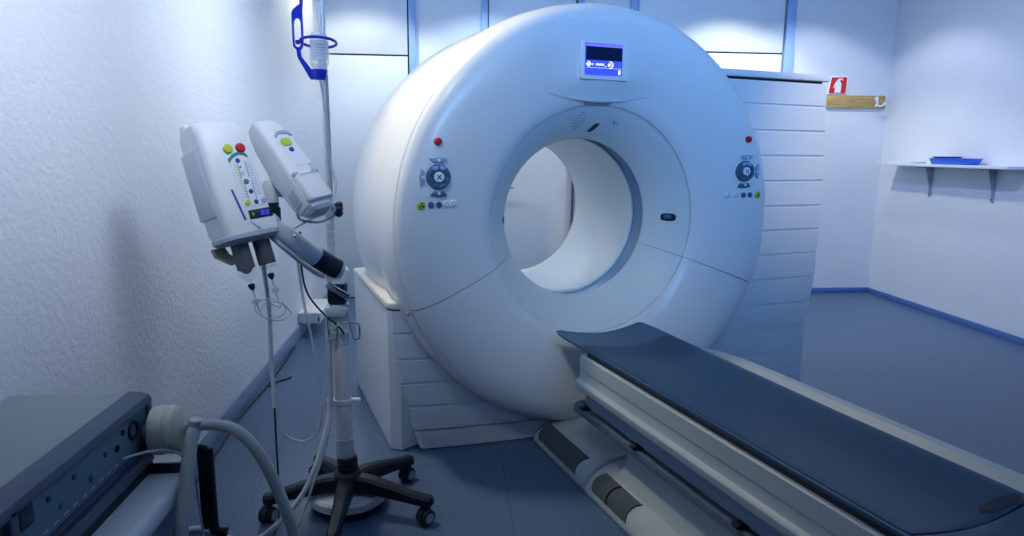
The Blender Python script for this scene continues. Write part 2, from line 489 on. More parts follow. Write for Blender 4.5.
# display hood: flat brow above the bore
m = MB()
UL, UR, UC = -.33, .28, -.03
def brow_z(u): return 1.566 + .028 * ((u - UC) / .26) ** 2
rows = []
NZ, NU = 22, 44
for j in range(NZ + 1):
    row = []
    for i in range(NU + 1):
        u = lerp(UL, UR, i / NU)
        z = lerp(brow_z(u), 1.895, (j / NZ) ** 1.2)
        fv = face_v(math.hypot(u, z - ZC0))
        wgt = (1 - sstep(.02, .305, abs(u - UC)))
        flat = min(fv, lerp(.002, -.058, sstep(1.545, 1.68, z)))
        row.append((u, lerp(fv, flat, wgt) - .003 * (wgt - .25), z))
    rows.append(row)
lip = [(x, face_v(math.hypot(x, z - ZC0)) + .01, z - .006) for x, y, z in rows[0]]
m.grid([lip] + rows)
m.build('display_hood', 'shell', ct, 50)
# dark strip giving the hood's underside its shade as colour
MB().box(-.09, .04, -.002, .04, 1.559, 1.565, .002).build('hood_underside', 'blueg', ct)
# display
MB().prism(rrect(-.150, .082, 1.652, 1.815, .010), -.0605, -.03, None, .003).build('display_bezel', 'shell', ct)
dsp = MB().prism(rrect(-.120, .070, 1.668, 1.812, .002), -.061, -.04).build('display_screen', 'screen', ct)
dsp.scale = (.95, 1, .9); dsp.location = (-.020, -.003, .17)
MB().box(-.117, .067, -.0625, -.06, 1.797, 1.809).build('screen_band', 'screen_band', dsp)
MB().box(-.117, .067, -.0625, -.06, 1.735, 1.796).build('screen_dark_area', 'screen_dark', dsp)
ic = MB()
def flat(mb, poly, v0, v1): mb.prism(poly, v0, v1)
V0, V1 = -.0635, -.06
cxm, czm = -.103, 1.716
for a in range(4):
    d = Vector((math.cos(a * PI / 2), math.sin(a * PI / 2))); e = Vector((-d.y, d.x))
    c = Vector((cxm, czm))
    flat(ic, [tuple(c + d * .014), tuple(c + d * .006 + e * .008), tuple(c + d * .006 - e * .008)], V0, V1)
flat(ic, rrect(cxm - .004, cxm + .004, czm - .004, czm + .004, .001, 1), V0, V1)
flat(ic, [(-.088, 1.716), (-.080, 1.722), (-.080, 1.710)], V0, V1)
for x0, x1 in ((-.066, -.060), (-.057, -.050), (-.047, -.041), (-.038, -.033), (-.030, -.026)):
    flat(ic, rrect(x0, x1, 1.711, 1.721, .001, 1), V0, V1)
# ring and crescent
cc = Vector((.006, 1.716))
outer = [(cc.x + .017 * math.cos(t), cc.y + .017 * math.sin(t)) for t in [lerp(-1.9, 1.9, k / 20) for k in range(21)]]
inner = [(cc.x - .004 + .014 * math.cos(t), cc.y + .014 * math.sin(t)) for t in [lerp(1.75, -1.75, k / 20) for k in range(21)]]
flat(ic, outer + inner, V0, V1)
for r0_, r1_ in ((.0075, .0055),):
    b = [(cc.x - .004 + r0_ * math.cos(2 * PI * k / 20), cc.y + r0_ * math.sin(2 * PI * k / 20)) for k in range(21)]
    c2 = [(cc.x - .004 + r1_ * math.cos(2 * PI * k / 20), cc.y + r1_ * math.sin(2 * PI * k / 20)) for k in range(20, -1, -1)]
    flat(ic, b + c2, V0, V1)
flat(ic, rrect(-.023, -.012, 1.706, 1.709, .0005, 1), V0, V1)
flat(ic, rrect(.050, .061, 1.673, 1.694, .001, 1), V0, V1)
flat(ic, rrect(-.115, .064, 1.6995, 1.7005, .0003, 1), V0, V1)
ic.build('screen_icons', 'screen_white', dsp)

# operating panels on both sides of the cover
def disc_button(name, u, z, r, mt, parent, h=.008, seg=24, dome=True):
    v = face_v(math.hypot(u, z - ZC0))
    pts = [(r * .98, .03), (r, .0), (r * .97, -h * .6), (r * .8, -h), (0, -h * 1.1)] if dome else [(r, .03), (r, -h), (0, -h)]
    return MB().lathe(pts, (u, v, z), (0, 1, 0), seg).build(name, mt, parent, 40)
def panel(side, uc, ured, zred, zc, lamps):
    b = disc_button('emergency_button', ured, zred, .0165, 'red', ct, .014)
    v = face_v(math.hypot(uc, zc - ZC0))
    dial = MB().lathe([(.051, .03), (.051, -.004), (.048, -.010), (.040, -.011), (.036, -.008), (0, -.008)], (uc, v, zc), (0, 1, 0), 36).build('control_dial', 'btn', ct)
    for k in range(8):
        a = k * PI / 4 + PI / 8
        seg = []
        for t in (-.34, -.17, 0, .17, .34): seg.append((uc + .046 * math.cos(a + t), zc + .046 * math.sin(a + t)))
        for t in (.30, .1, -.1, -.30): seg.append((uc + .030 * math.cos(a + t), zc + .030 * math.sin(a + t)))
        MB().prism(seg, v - .014, v, None, .001).build('dial_key', 'btnl' if k in (1, 2) else 'btn', dial)
    MB().lathe([(.0205, .0), (.0205, -.014), (.018, -.016), (0, -.016)], (uc, v, zc), (0, 1, 0), 24).build('centre_key', 'icon', dial)
    cr = MB()
    for a in (PI / 4, -PI / 4):
        d = Vector((math.cos(a), math.sin(a))) * .012; e = Vector((-math.sin(a), math.cos(a))) * .0022
        c = Vector((uc, zc))
        cr.prism([tuple(c + d + e), tuple(c - d + e), tuple(c - d - e), tuple(c + d - e)], v - .0175, v - .015)
    cr.build('key_symbol', 'btn', dial)
    for a, mt in ((PI / 2, 'btnl'), (-PI / 2, 'btn'), (PI if side < 0 else 0, 'btnl')):
        c = Vector((uc + .062 * math.cos(a), zc + .062 * math.sin(a)))
        d = Vector((math.cos(a), math.sin(a))); e = Vector((-d.y, d.x))
        poly = [tuple(c - d * .006 + e * .020), tuple(c + d * .012 + e * .036), tuple(c + d * .017), tuple(c + d * .012 - e * .036), tuple(c - d * .006 - e * .020), tuple(c - d * .001)]
        vv = face_v(math.hypot(c.x, c.y - ZC0))
        k = MB().prism(poly, vv - .011, vv + .012, None, .002).build('direction_key', mt, ct)
        MB().lathe([(.006, 0), (.006, -.013), (0, -.013)], (c.x + d.x * .004, vv, c.y + d.y * .004), (0, 1, 0), 14).build('key_symbol', 'icon', k)
    for u, z, mt, r in lamps:
        o = disc_button('indicator_button', u, z, r, mt, ct, .006, 20)
        v2 = face_v(math.hypot(u, z - ZC0))
        if mt == 'green':
            s = MB()
            for k in range(3):
                a = PI / 2 + k * 2 * PI / 3
                s.prism([(u, z), (u + r * .65 * math.cos(a + .4), z + r * .65 * math.sin(a + .4)), (u + r * .65 * math.cos(a - .4), z + r * .65 * math.sin(a - .4))], v2 - .0085, v2 - .006)
            s.build('button_symbol', 'dark', o)
        elif mt == 'icon':
            MB().torus((u, v2 - .0068, z), (0, 1, 0), r * .5, .0017, 16, 6).build('button_symbol', 'grey', o)
panel(-1, -.776, -.777, 1.383, 1.244, [(-.848, 1.131, 'green', .0175), (-.808, 1.132, 'btn', .0135), (-.774, 1.132, 'btn', .0135), (-.743, 1.134, 'icon', .0155), (-.711, 1.136, 'icon', .0155)])
panel(1, .762, .765, 1.413, 1.262, [(.684, 1.147, 'icon', .0155), (.726, 1.147, 'icon', .0155), (.766, 1.147, 'btn', .0135), (.801, 1.147, 'btn', .0135), (.846, 1.147, 'green', .0175)])

# ring details: speaker holes, laser windows, camera knob
sp = MB()
for i in range(6):
    for j in range(7):
        a, b = (i - 2.5) * .0115, (j - 3) * .0115
        if a * a + b * b < .036 ** 2:
            u, z = -.072 + a, 1.486 + b
            sp.cyl((u, face_v(math.hypot(u, z - ZC0)) - .0012, z), (u, face_v(math.hypot(u, z - ZC0)) + .01, z), .0026, seg=8)
sp.build('speaker_grille', 'btn', ct)
def ring_plate(name, ang, r0, r1, wd, mt, parent, skew=0.0, lift=.003):
    m = MB(); rows = []
    n = 16
    for j in range(n + 1):
        q = -math.cos(PI * j / n)
        r = lerp(r0, r1, (q + 1) / 2)
        rd = wd * max(.02, (1 - abs(q) ** 3.5)) ** (1 / 3.5)
        rows.append([pol(r, face_v(r) - lift, ang + (lerp(-rd, rd, k / 6) + skew * q / 2) / r) for k in range(7)])
    return m.grid(rows).build(name, mt, parent)
lw = ring_plate('laser_window', math.radians(86.6), .410, .449, .014, 'dark', ct, -.016)
lw2 = ring_plate('laser_window', 0.004, .424, .474, .019, 'dark', ct)
ring_plate('laser_window', PI - 0.02, .388, .420, .016, 'dark', ct)
ring_plate('window_glass', 0.012, .434, .458, .010, 'btn', lw2, 0, .004)
disc_button('camera_knob', .114, 1.49, .0125, 'grey', ct, .012)
# small fixing plug at the seam
MB().ball((-.893, .012, .676), .009).build('fixing_plug', 'grey', ct)

# ------------------------------------------------------------------ patient table
tb = tag(empty('patient_table', GLOC, GR), 'long patient table with white sides and dark blue pad running into the scanner bore', 'table')
VE = -2.55
# body: side profile swept along the table, with rounded leading corners
prof = [(.215, .495), (.232, .531), (.262, .533), (.267, .529), (.270, .476), (.267, .470), (.268, .444), (.272, .436), (.282, .430), (.287, .423), (.287, .409), (.283, .397), (.270, .388), (.15, .384)]
def ring_at(v, sL, sR, grow, drop=0.0):
    pts = []
    for x, z in prof: pts.append((-x * sL, v, z + drop))
    for x, z in prof[::-1]: pts.append((x * sR + grow * (z - .388) / .145, v, z + drop * (1 if z > .5 else 0)))
    return pts
rings = [ring_at(v, sL, sR, gr) for v, sL, sR, gr in ((-.335, .985, .55, .0), (-.345, 1.0, .80, .0), (-.40, 1.0, .95, .0), (-.50, 1.0, 1.0, .045), (-.62, 1.0, 1.0, .068), (-.80, 1.0, 1.0, .072), (-1.3, 1, 1, .072), (-1.9, 1, 1, .072), (VE, 1, 1, .072))]
MB().loft(rings).build('table_body', 'tablebody', tb, 25)
MB().box(-.252, -.232, VE, -.37, .534, .543).build('body_gap_shade', 'gap', tb)  # dark strips under the cradle edges, gap shade put in as colour
MB().box(.150, .20, VE, -.60, .534, .543).build('body_gap_shade', 'gap', tb)
# cradle: shallow trough of constant thickness, thin at the tip
def cradle_sec(v, s, th, zl, hw_l=.252, hw_r=.205):
    top, bot = [], []
    N = 28
    for k in range(N + 1):
        t = lerp(-1, 1, k / N)
        u = (hw_l if t < 0 else hw_r) * t * s
        z = zl + .030 * (abs(t) ** 1.8) - .028
        top.append((u, v, z)); bot.append((u * .985, v, z - th))
    return top + bot[::-1]
tipv = [(-.055, .88, .006), (-.06, .96, .009), (-.085, .985, .011), (-.15, 1, .013), (-.5, 1, .014), (-1.2, 1, .014), (-1.8, 1, .014), (VE, 1, .014)]
MB().loft([cradle_sec(v, s, th, .557, .252, lerp(.212, .178, min(1, max(0, (-v - .2) / .8)))) for v, s, th in tipv]).build('cradle', 'cradle', tb, 40)
# pad lying in the cradle
def pad_sec(v, s, zl, ex):
    top, bot = [], []
    N = 28
    hw_l, hw_r = .236, lerp(.196, .163, min(1, max(0, (-v - .2) / .8)))
    for k in range(N + 1):
        t = lerp(-1, 1, k / N)
        u = (hw_l if t < 0 else hw_r) * t * s
        z = zl + .030 * (abs(t) ** 1.8) * .96 - .0275
        e = ex * (1 - abs(t) ** 10)
        top.append((u, v, z + e)); bot.append((u, v, z - .004))
    return top + bot[::-1]
MB().loft([pad_sec(v, s, .557, e) for v, s, e in ((-.285, .93, .000), (-.29, .955, .002), (-.32, .99, .0035), (-.42, 1, .004), (-1.0, 1, .004), (-1.745, 1, .004), (-1.757, .985, .0035), (-1.765, .96, .001))]).build('mattress_pad', 'pad', tb, 40)
# foot end of the cradle: a raised grip plate with an oval hand hole
MB().loft([pad_sec(v, s, .557, e) for v, s, e in ((-1.771, .96, .001), (-1.777, .985, .0035), (-1.80, 1, .004), (-2.2, 1, .004), (VE + .02, 1, .004))]).build('foot_pad', 'pad', tb, 40)
gs = []
for i_ in range(17):
    q = -math.cos(PI * i_ / 16)
    hv = .016 * math.sqrt(max(.004, 1 - abs(q) ** 3))
    u_ = .098 + .058 * q
    z_ = .557 + .0288 * (u_ / .163) ** 1.8 - .0275 + .0052
    gs.append([(u_, -1.738 - .10 * (u_ - .098) + hv * k, z_) for k in (-1, -.5, 0, .5, 1)])
MB().grid(gs).build('grip_slot', 'dark', tb)
# rails, levers and the pedestal under the body
MB().box(-.245, .245, VE, -.352, .318, .386, .008).build('under_beam', 'blueg', tb)
MB().box(-.250, -.215, VE, -.26, .262, .296, .004).build('side_rail', 'railblue', tb)
MB().box(.215, .250, VE, -.26, .262, .296, .004).build('side_rail', 'railblue', tb)
def lever(v):
    m = MB().box(-.262, -.205, v - .03, v + .002, .297, .312, .005)
    m.cyl((-.235, v - .022, .29), (-.235, v - .022, .322), .010, seg=14)
    return m.build('release_lever', 'dark', tb)
for v in (-.33, -.72, -1.26): lever(v)
MB().tube([(-.16, -.20, .262), (-.20, -.22, .272), (-.232, -.262, .280)], .012, 10).build('front_bracket', 'railblue', tb)
# lifting column
ped = []
for z, v0, v1, hw in ((.085, -.52, -1.95, .225), (.12, -.55, -1.92, .205), (.18, -.565, -1.9, .192), (.26, -.57, -1.89, .190), (.32, -.57, -1.89, .190)):
    ped.append([(p[0], p[1], z) for p in rrect(-hw, hw, v1, v0, .05)])
MB().loft(ped).build('lift_column', 'tablebody', tb, 40)
# floor base in two lengths with bull-nosed sides
bprof = [(.02, .118), (.10, .116), (.17, .108), (.215, .097), (.25, .080), (.278, .056), (.294, .030), (.299, .012), (.298, .004)]
def base_part(name, v0, v1):
    rows = []
    for v, s, dz in ((v0, .975, -.012), (v0 - .008, .992, -.003), (v0 - .02, 1, 0), (v1 + .02, 1, 0), (v1 + .008, .992, -.003), (v1, .975, -.012)):
        L = [(-x * s, v, max(.003, z + dz)) for x, z in bprof][::-1]
        Rr = [(x * s, v, max(.003, z + dz)) for x, z in bprof]
        rows.append(L + Rr)
    return MB().loft(rows).build(name, 'tablebody', tb, 40)
bf = base_part('front_base', .052, -.452)
bb = base_part('rear_base', -.456, VE + .3)
def tread(v0, v1, parent, split=None):
    m = MB(); rows = []
    xs = [(.228, .0935), (.245, .084), (.262, .072), (.276, .058), (.287, .042), (.293, .030)]
    n = 14
    for k in range(n + 1):
        v = lerp(v0, v1, k / n)
        a = min(1, .35 + 6 * min(k, n - k) / n)
        c0 = lerp(.35, 1, min(1, 3 * k / n)) if k < n / 2 else 1
        row = []
        for i, (x, z) in enumerate(xs):
            sh = .02 * (1 - (2 * i / 5 - 1) ** 2)
            row.append((-x - .0035, v + (sh if k < 3 else (sh if k > n - 3 else 0)), z + .003))
        rows.append(row)
    m.grid(rows)
    for row in (rows[0], rows[-1]):
        m.grid([row, [(p[0] + .006, p[1], p[2] - .008) for p in row]])
    o = m.build('anti_slip_pad', 'rubber', parent, 60)
    if split:
        m2 = MB()
        r = [(-x - .0055, split + .02 * (1 - (2 * i / 5 - 1) ** 2), z + .0045) for i, (x, z) in enumerate(xs)]
        m2.tube(r, .003, 6, 3).build('pad_joint', 'gap', o)
    return o
tread(-.01, -.375, bf)
tread(-.52, -.77, bb, -.635)

# ------------------------------------------------------------------ injector stand
HX, HY = -.392, 2.36
st = tag(empty('injector_stand', (HX, HY, 0)), 'pole stand on five dark wheeled legs beside the left wall, carrying two injector heads', 'stand')
def P(x, y, z): return (x - HX, y - HY, z)
cpos = [(-.09, 2.248), (-.18, 2.579), (-.671, 2.306), (-.549, 2.616), (-.398, 2.043)]
hubm = MB().lathe([(0, .092), (.052, .092), (.055, .10), (.055, .145), (.046, .158), (.037, .162), (.037, .215), (.034, .219), (0, .219)], (0, 0, 0), (0, 0, 1), 32)
hubm.torus((0, 0, .178), (0, 0, 1), .037, .003, 32, 6).torus((0, 0, .198), (0, 0, 1), .037, .003, 32, 6)
hubm.build('hub', 'dark', st)
for cx_, cy_ in cpos:
    d = Vector((cx_ - HX, cy_ - HY, 0)); L = d.length; d.normalize()
    e = Vector((-d.y, d.x, 0))
    rg = []
    for s, wd, z0, z1 in ((.03, .030, .092, .150), (.10, .027, .090, .146), (.18, .023, .082, .130), (.25, .021, .075, .113), (L - .012, .022, .070, .105), (L + .012, .020, .070, .103), (L + .02, .012, .073, .098)):
        c = d * s
        rg.append([c + e * wd + Vector((0, 0, z0)), c + e * wd + Vector((0, 0, z1 - .010)), c + e * wd * .6 + Vector((0, 0, z1)), c - e * wd * .6 + Vector((0, 0, z1)), c - e * wd + Vector((0, 0, z1 - .010)), c - e * wd + Vector((0, 0, z0))])
    leg = MB().loft(rg).build('leg', 'dark', st, 30)
    a = random.uniform(0, 6.28)
    if (cx_, cy_) == cpos[0]: a = 2.3
    if (cx_, cy_) == cpos[1]: a = 2.5
    if (cx_, cy_) == cpos[2]: a = 2.9
    axw = Vector((math.cos(a), math.sin(a), 0)); tr = Vector((-axw.y, axw.x, 0))
    c = d * L + tr * .012
    cm = MB().cyl(d * L + Vector((0, 0, .05)), d * L + Vector((0, 0, .085)), .010, seg=14)
    hood = [(.031 * math.cos(t), .031 * math.sin(t)) for t in [lerp(-.3, PI + .2, k / 12) for k in range(13)]]
    mm = Matrix((tr.to_4d(), axw.to_4d(), Vector((0, 0, 1, 0)), Vector((0, 0, 0, 1)))).transposed()
    mm.translation = c + Vector((0, 0, .030))
    mm[3][0] = mm[3][1] = mm[3][2] = 0; mm[3][3] = 1
    cm.prism(hood, -.008, .008, mm)
    cm.build('caster_fork', 'dark', leg)
    for sgn in (-1, 1):
        p0 = c + axw * (sgn * .009) + Vector((0, 0, .0295)); p1 = c + axw * (sgn * .025) + Vector((0, 0, .0295))
        wm = MB().cyl(p0, p1, .029, seg=28, bev=.004)
        wm.build('caster_wheel', 'dark', leg)
        MB().cyl(c + axw * (sgn * .020) + Vector((0, 0, .0295)), c + axw * (sgn * .0262) + Vector((0, 0, .0295)), .019, seg=24).build('wheel_disc', 'grey', leg)
wd_ = MB().lathe([(0, .032), (.140, .032), (.146, .036), (.146, .062), (.138, .072), (.05, .080), (0, .080)], P(-.398, 2.40, 0), (0, 0, 1), 48).build('base_weight', 'white', st)
MB().lathe([(0, .010), (.136, .010), (.138, .014), (.138, .033), (0, .033)], P(-.398, 2.40, 0), (0, 0, 1), 48).build('weight_underside', 'dark', wd_)
MB().cyl((0, 0, .05), (0, 0, .1), .03).build('weight_post', 'dark', wd_)
colm = MB().cyl((-.006, 0, .215), (-.012, 0, .80), .031, seg=32)
colm.build('column', 'white', st)
MB().cyl((-.006, 0, .222), (-.007, 0, .292), .0335, seg=32, bev=.003).build('column_sleeve', 'lgrey', st)
MB().cyl((-.009, 0, .425), (-.009, 0, .448), .0345, seg=32, bev=.003).box(-.065, -.03, -.012, .012, .427, .446, .004).box(.02, .056, -.01, .01, .43, .444, .004).build('cable_clip', 'cream', st)
MB().cyl((-.012, 0, .655), (-.012, 0, .705), .0345, seg=32, bev=.003).build('column_band', 'lgrey', st)
MB().cyl((-.012, 0, .765), (-.012, 0, .805), .040, seg=32, bev=.004).box(-.05, .026, -.05, -.03, .765, .80, .006).build('column_bracket', 'lgrey', st)
# cable hook of bent wire
hk = [P(-.437, 2.315, .79), P(-.434, 2.31, .705), P(-.431, 2.305, .690), P(-.412, 2.30, .688), P(-.402, 2.30, .694), P(-.400, 2.30, .730), P(-.392, 2.30, .742), P(-.355, 2.30, .748), P(-.338, 2.30, .748), P(-.326, 2.30, .742), P(-.323, 2.30, .715), P(-.325, 2.30, .692), P(-.338, 2.30, .686), P(-.347, 2.30, .692), P(-.352, 2.30, .72), P(-.366, 2.305, .79)]
MB().tube(hk, .0035, 8, 4).build('cable_hook', 'chrome', st)
# clamp block, silver plate, elbow
MB().box(-.044, .020, -.038, .03, .805, .885, .012).build('clamp_block', 'dark', st)
pm = Matrix.Translation((-.005, -.052, .862)) @ Matrix.Rotation(math.radians(33), 4, 'Y')
MB().box(-.042, .046, -.006, .006, -.012, .012, .003, 2, pm).build('clamp_lever', 'chrome', st)
MB().loft([[(p[0] - .008, p[1], z) for p in rrect(-w_, w_, -.035, .035, .02)] for z, w_ in ((.882, .036), (.90, .040), (.925, .036), (.935, .026))]).build('elbow_seat', 'white', st)
E0 = Vector(P(-.417, 2.335, .943)); E1 = Vector(P(-.462, 2.300, .982)); E2 = Vector(P(-.60, 2.20, 1.112))
MB().tube([E0 + Vector((.018, .01, -.012)), E0, E1], .036, 24, 1).build('elbow_joint', 'dark', st)
MB().torus(E0 + Vector((.020, .011, -.014)), E0 - E1, .031, .004).build('elbow_rim', 'grey', st)
MB().tube([E1, E2], .0345, 28, 1).build('support_arm', 'lgrey', st)
MB().tube([E0 + Vector((-.02, -.03, -.03)), E1 + Vector((-.01, -.02, -.045)), E2 + Vector((.06, -.03, -.075)), E2 + Vector((.02, -.02, -.04))], .008, 10, 5).build('arm_cable', 'grey', st)
# swivel that carries both heads
MB().cyl(P(-.582, 2.222, 1.150), P(-.582, 2.222, 1.177), .0235).cyl(P(-.572, 2.222, 1.11), P(-.572, 2.222, 1.16), .018).build('swivel_collar', 'dark', st)
MB().lathe([(0, 1.175), (.022, 1.175), (.024, 1.18), (.0235, 1.235), (.020, 1.246), (.012, 1.251), (0, 1.251)], P(-.582, 2.222, 0), (0, 0, 1), 28).build('swivel_post', 'white', st)
MB().tube([E2, P(-.585, 2.21, 1.115), P(-.575, 2.222, 1.125)], .026, 16, 4).tube([P(-.60, 2.20, 1.10), P(-.64, 2.19, 1.12)], .03, 16, 1).build('swivel_bracket', 'lgrey', st)
MB().tube([P(-.582, 2.225, 1.21), P(-.53, 2.25, 1.20), P(-.47, 2.255, 1.20)], .012, 12, 4).build('swivel_bracket', 'lgrey', st)
# thin infusion pole
PX, PY = -.429, 2.40
MB().cyl(P(PX, PY, .89), P(PX, PY, 1.17), .0145, seg=20).build('pole_base_tube', 'lgrey', st)
MB().cyl(P(PX, PY, 1.16), P(PX, PY, 2.30), .0105, seg=20).build('infusion_pole', 'polemetal', st)
pc = MB().cyl(P(PX, PY, 1.112), P(PX, PY, 1.162), .0215, seg=24, bev=.003).build('pole_clamp', 'grey', st)
kb = MB()
for k in range(6):
    a = k * PI / 3
    kb.ball(P(PX + .034, PY - .004 + .0165 * math.cos(a), 1.139 + .0165 * math.sin(a)), .0135)
kb.cyl(P(PX + .012, PY - .004, 1.139), P(PX + .045, PY - .004, 1.139), .018, seg=20)
kb.build('clamp_knob', 'dark', st)
for z in (1.09, 1.06, 1.03, 1.0): MB().torus(P(PX, PY, z), (0, 0, 1), .0148, .0012, 24, 6).build('height_mark', 'icon', st)

# ------------------------------------------------------------------ injector heads
def frame(R, o):
    m_ = Matrix(((R[0][0], R[0][1], R[0][2], o[0]), (R[1][0], R[1][1], R[1][2], o[1]), (R[2][0], R[2][1], R[2][2], o[2]), (0, 0, 0, 1)))
    return m_
R1 = [[.6887942, -.6780802, -.2564562], [.7178459, .6873629, .1105877], [.1012913, -.2602682, .9602086]]
R2 = [[.6344882, -.5433307, -.5497422], [.7611047, .5631366, .3218646], [.134701, -.6226306, .7708351]]
M1 = frame(R1, (-.649, 2.1102, 1.2571))
M2 = frame(R2, (-.4819, 2.1809, 1.307))

h1 = tag(empty('contrast_injector', mtx=M1), 'white injector head with dotted keypad, lit display and two syringes below', 'injector', None)
# local axes: x across the face, y into the body, z up; face at y = 0
body = []
def sec(z, w0, w1, f0, d1, r):
    return [(p[0], p[1], z) for p in rrect(w0, w1, f0, d1, r, 4)]
body = [sec(-.166, -.076, .080, .004, .128, .018), sec(-.150, -.082, .086, 0, .136, .02), sec(-.05, -.083, .082, 0, .140, .02), sec(.05, -.083, .077, 0, .142, .02), (sec(.13, -.083, .074, .0, .140, .02)), sec(.160, -.083, .069, .004, .135, .022), sec(.180, -.080, .061, .014, .126, .024), sec(.188, -.070, .051, .030, .112, .02)]
MB().loft(body).build('casing', 'white', h1, 38)
MB().box(-.090, -.078, .03, .134, -.10, .11, .005).build('side_cover', 'lgrey', h1)
MB().loft([sec(.175, -.075, -.03, .085, .135, .012), sec(.196, -.070, -.035, .09, .13, .01), sec(.201, -.064, -.042, .096, .124, .008)]).build('cable_entry', 'white', h1)
MB().loft([sec(-.190, -.075, .085, .000, .122, .03), sec(-.180, -.086, .094, -.012, .134, .034), sec(-.168, -.086, .094, -.012, .134, .034), sec(-.163, -.080, .088, -.004, .128, .03)]).build('syringe_plate', 'grey', h1, 45)
MB().loft([sec(-.17, .03, .088, -.010, .03, .01), sec(-.14, .0, .086, -.006, .02, .01), sec(-.13, -.01, .084, .0, .02, .008)]).build('front_lip', 'lgrey', h1)
kp = []
pl = [(-.012, .066), (.006, .078), (.026, .083), (.042, .080), (.051, .071), (.066, -.086), (-.002, -.090)]
MB().prism(pl, -.0015, .004).build('keypad', 'label', h1)
arc = [(-.014, .062), (.004, .0765), (.026, .083), (.042, .079), (.052, .069), (.051, .060), (.040, .069), (.025, .073), (.006, .0665), (-.012, .052)]
MB().prism(arc, -.003, .002).build('keypad_arch', 'teal', h1)
dots = MB()
for i in range(13):
    z = .042 - i * .0085
    for x in (-.004, .002): dots.box(x + (.066 - z) * .08, x + .0032 + (.066 - z) * .08, -.0026, .0, z, z + .0032)
dots.build('scale_dots', 'green', h1)
dots = MB()
for i in range(13):
    z = .046 - i * .0085
    for x in (.038, .044, .049): dots.box(x + (.066 - z) * .08, x + .0028 + (.066 - z) * .08, -.0026, .0, z, z + .0028)
dots.build('scale_dots', 'btnl', h1)
ln = MB()
for xo in (.007, .033):
    ln.box(xo + .004, xo + .0052, -.0026, 0, .0, .05)
    ln.box(xo + .008, xo + .0092, -.0026, 0, -.07, -.01)
ln.build('scale_lines', 'teal', h1)
def hbutton(x, z, r, mt, h, parent, h_out=.006):
    return MB().lathe([(r, .004), (r, -h_out * .5), (r * .8, -h_out), (0, -h_out * 1.1)], (x, 0, z), (0, 1, 0), 24).build(h, mt, parent)
hbutton(-.004, .094, .0150, 'green', 'start_button', h1, .008)
hbutton(.037, .093, .0155, 'red', 'stop_button', h1, .008)
for x, z, r, mt in ((.016, .055, .0075, 'navy'), (.024, -.012, .0085, 'teal'), (.030, -.044, .0075, 'navy'), (.008, -.077, .0095, 'green'), (.037, -.078, .0075, 'navy'), (.062, -.077, .0085, 'btnl'), (.021, .015, .006, 'lgrey'), (.018, .034, .003, 'navy')):
    hbutton(x, z, r, mt, 'keypad_button', h1, .004)
lcd = MB().box(.002, .080, -.003, .004, -.129, -.101, .001).build('display', 'dark', h1)
dg = MB()
for k, x in enumerate((.040, .047, .056, .063)):
    for zz in (-.122, -.1155, -.1095): dg.box(x, x + .005, -.0042, -.0025, zz, zz + .0014)
    dg.box(x, x + .0013, -.0042, -.0025, -.122, -.1155); dg.box(x + .0038, x + .005, -.0042, -.0025, -.1155, -.1085)
dg.build('display_digits', 'lcd_blue', lcd)
MB().box(.012, .014, -.0042, -.0025, -.122, -.109).box(.017, .018, -.0042, -.0025, -.118, -.112).build('display_mark', 'green', lcd)
sm = Matrix.Translation((-.022, 0, -.079)) @ Matrix.Rotation(math.radians(-9), 4, 'Y')
MB().box(-.0028, .0028, -.002, .002, -.050, .050, 0, 2, sm).build('blue_stripe', 'navy', h1)
MB().loft([sec(-.188, -.085, -.04, .12, .136, .006), sec(-.215, -.08, -.03, .12, .136, .006), sec(-.245, -.05, .02, .10, .118, .006), sec(-.25, -.045, .02, .095, .112, .006)]).build('syringe_guard', 'khaki', h1)

def syringe(x, lab, ln_):
    mtx = M1 @ Matrix.Translation((x, .055, -.188))
    s = tag(empty('syringe', mtx=mtx), lab, 'syringe', 'syringes hanging under the injector head')
    MB().lathe([(.030, -.0045), (.030, -.060), (.029, -.1), (.0285, -ln_), (.010, -ln_ - .020), (.007, -ln_ - .036), (.0035, -ln_ - .038), (.0035, -ln_ - .03), (.006, -ln_ - .018), (.0265, -ln_), (.0275, -.060), (.0275, -.0045)], (0, 0, 0), (0, 0, 1), 28).build('barrel', 'barrelclear', s)
    MB().lathe([(0, -.006), (.0268, -.006), (.0268, -.085), (.0262, -ln_ + .035), (.020, -ln_ + .018), (.008, -ln_ + .006), (0, -ln_ + .004)], (0, 0, 0), (0, 0, 1), 24).build('plunger', 'dark', s)
    MB().lathe([(0, -ln_ - .0285), (.0062, -ln_ - .0275), (.011, -ln_ - .0305), (.0085, -ln_ - .042), (.003, -ln_ - .050), (0, -ln_ - .050)], (0, 0, 0), (0, 0, 1), 16).build('tip_cap', 'dark', s)
    t = MB().lathe([(0, -ln_ - .051), (.004, -ln_ - .051), (.004, -ln_ - .075), (.008, -ln_ - .078), (.008, -ln_ - .090), (.003, -ln_ - .094), (.003, -ln_ - .125), (0, -ln_ - .125)], (0, 0, 0), (0, 0, 1), 14)
    t.box(-.012, .012, -.002, .002, -ln_ - .09, -ln_ - .078, .001)
    t.build('luer_connector', 'tube', s)
    return s
syringe(-.028, 'clear syringe with dark plunger under the injector head, the one nearer the left wall', .105)
syringe(.045, 'shorter clear syringe with dark plunger under the injector head, the one nearer the pole', .088)

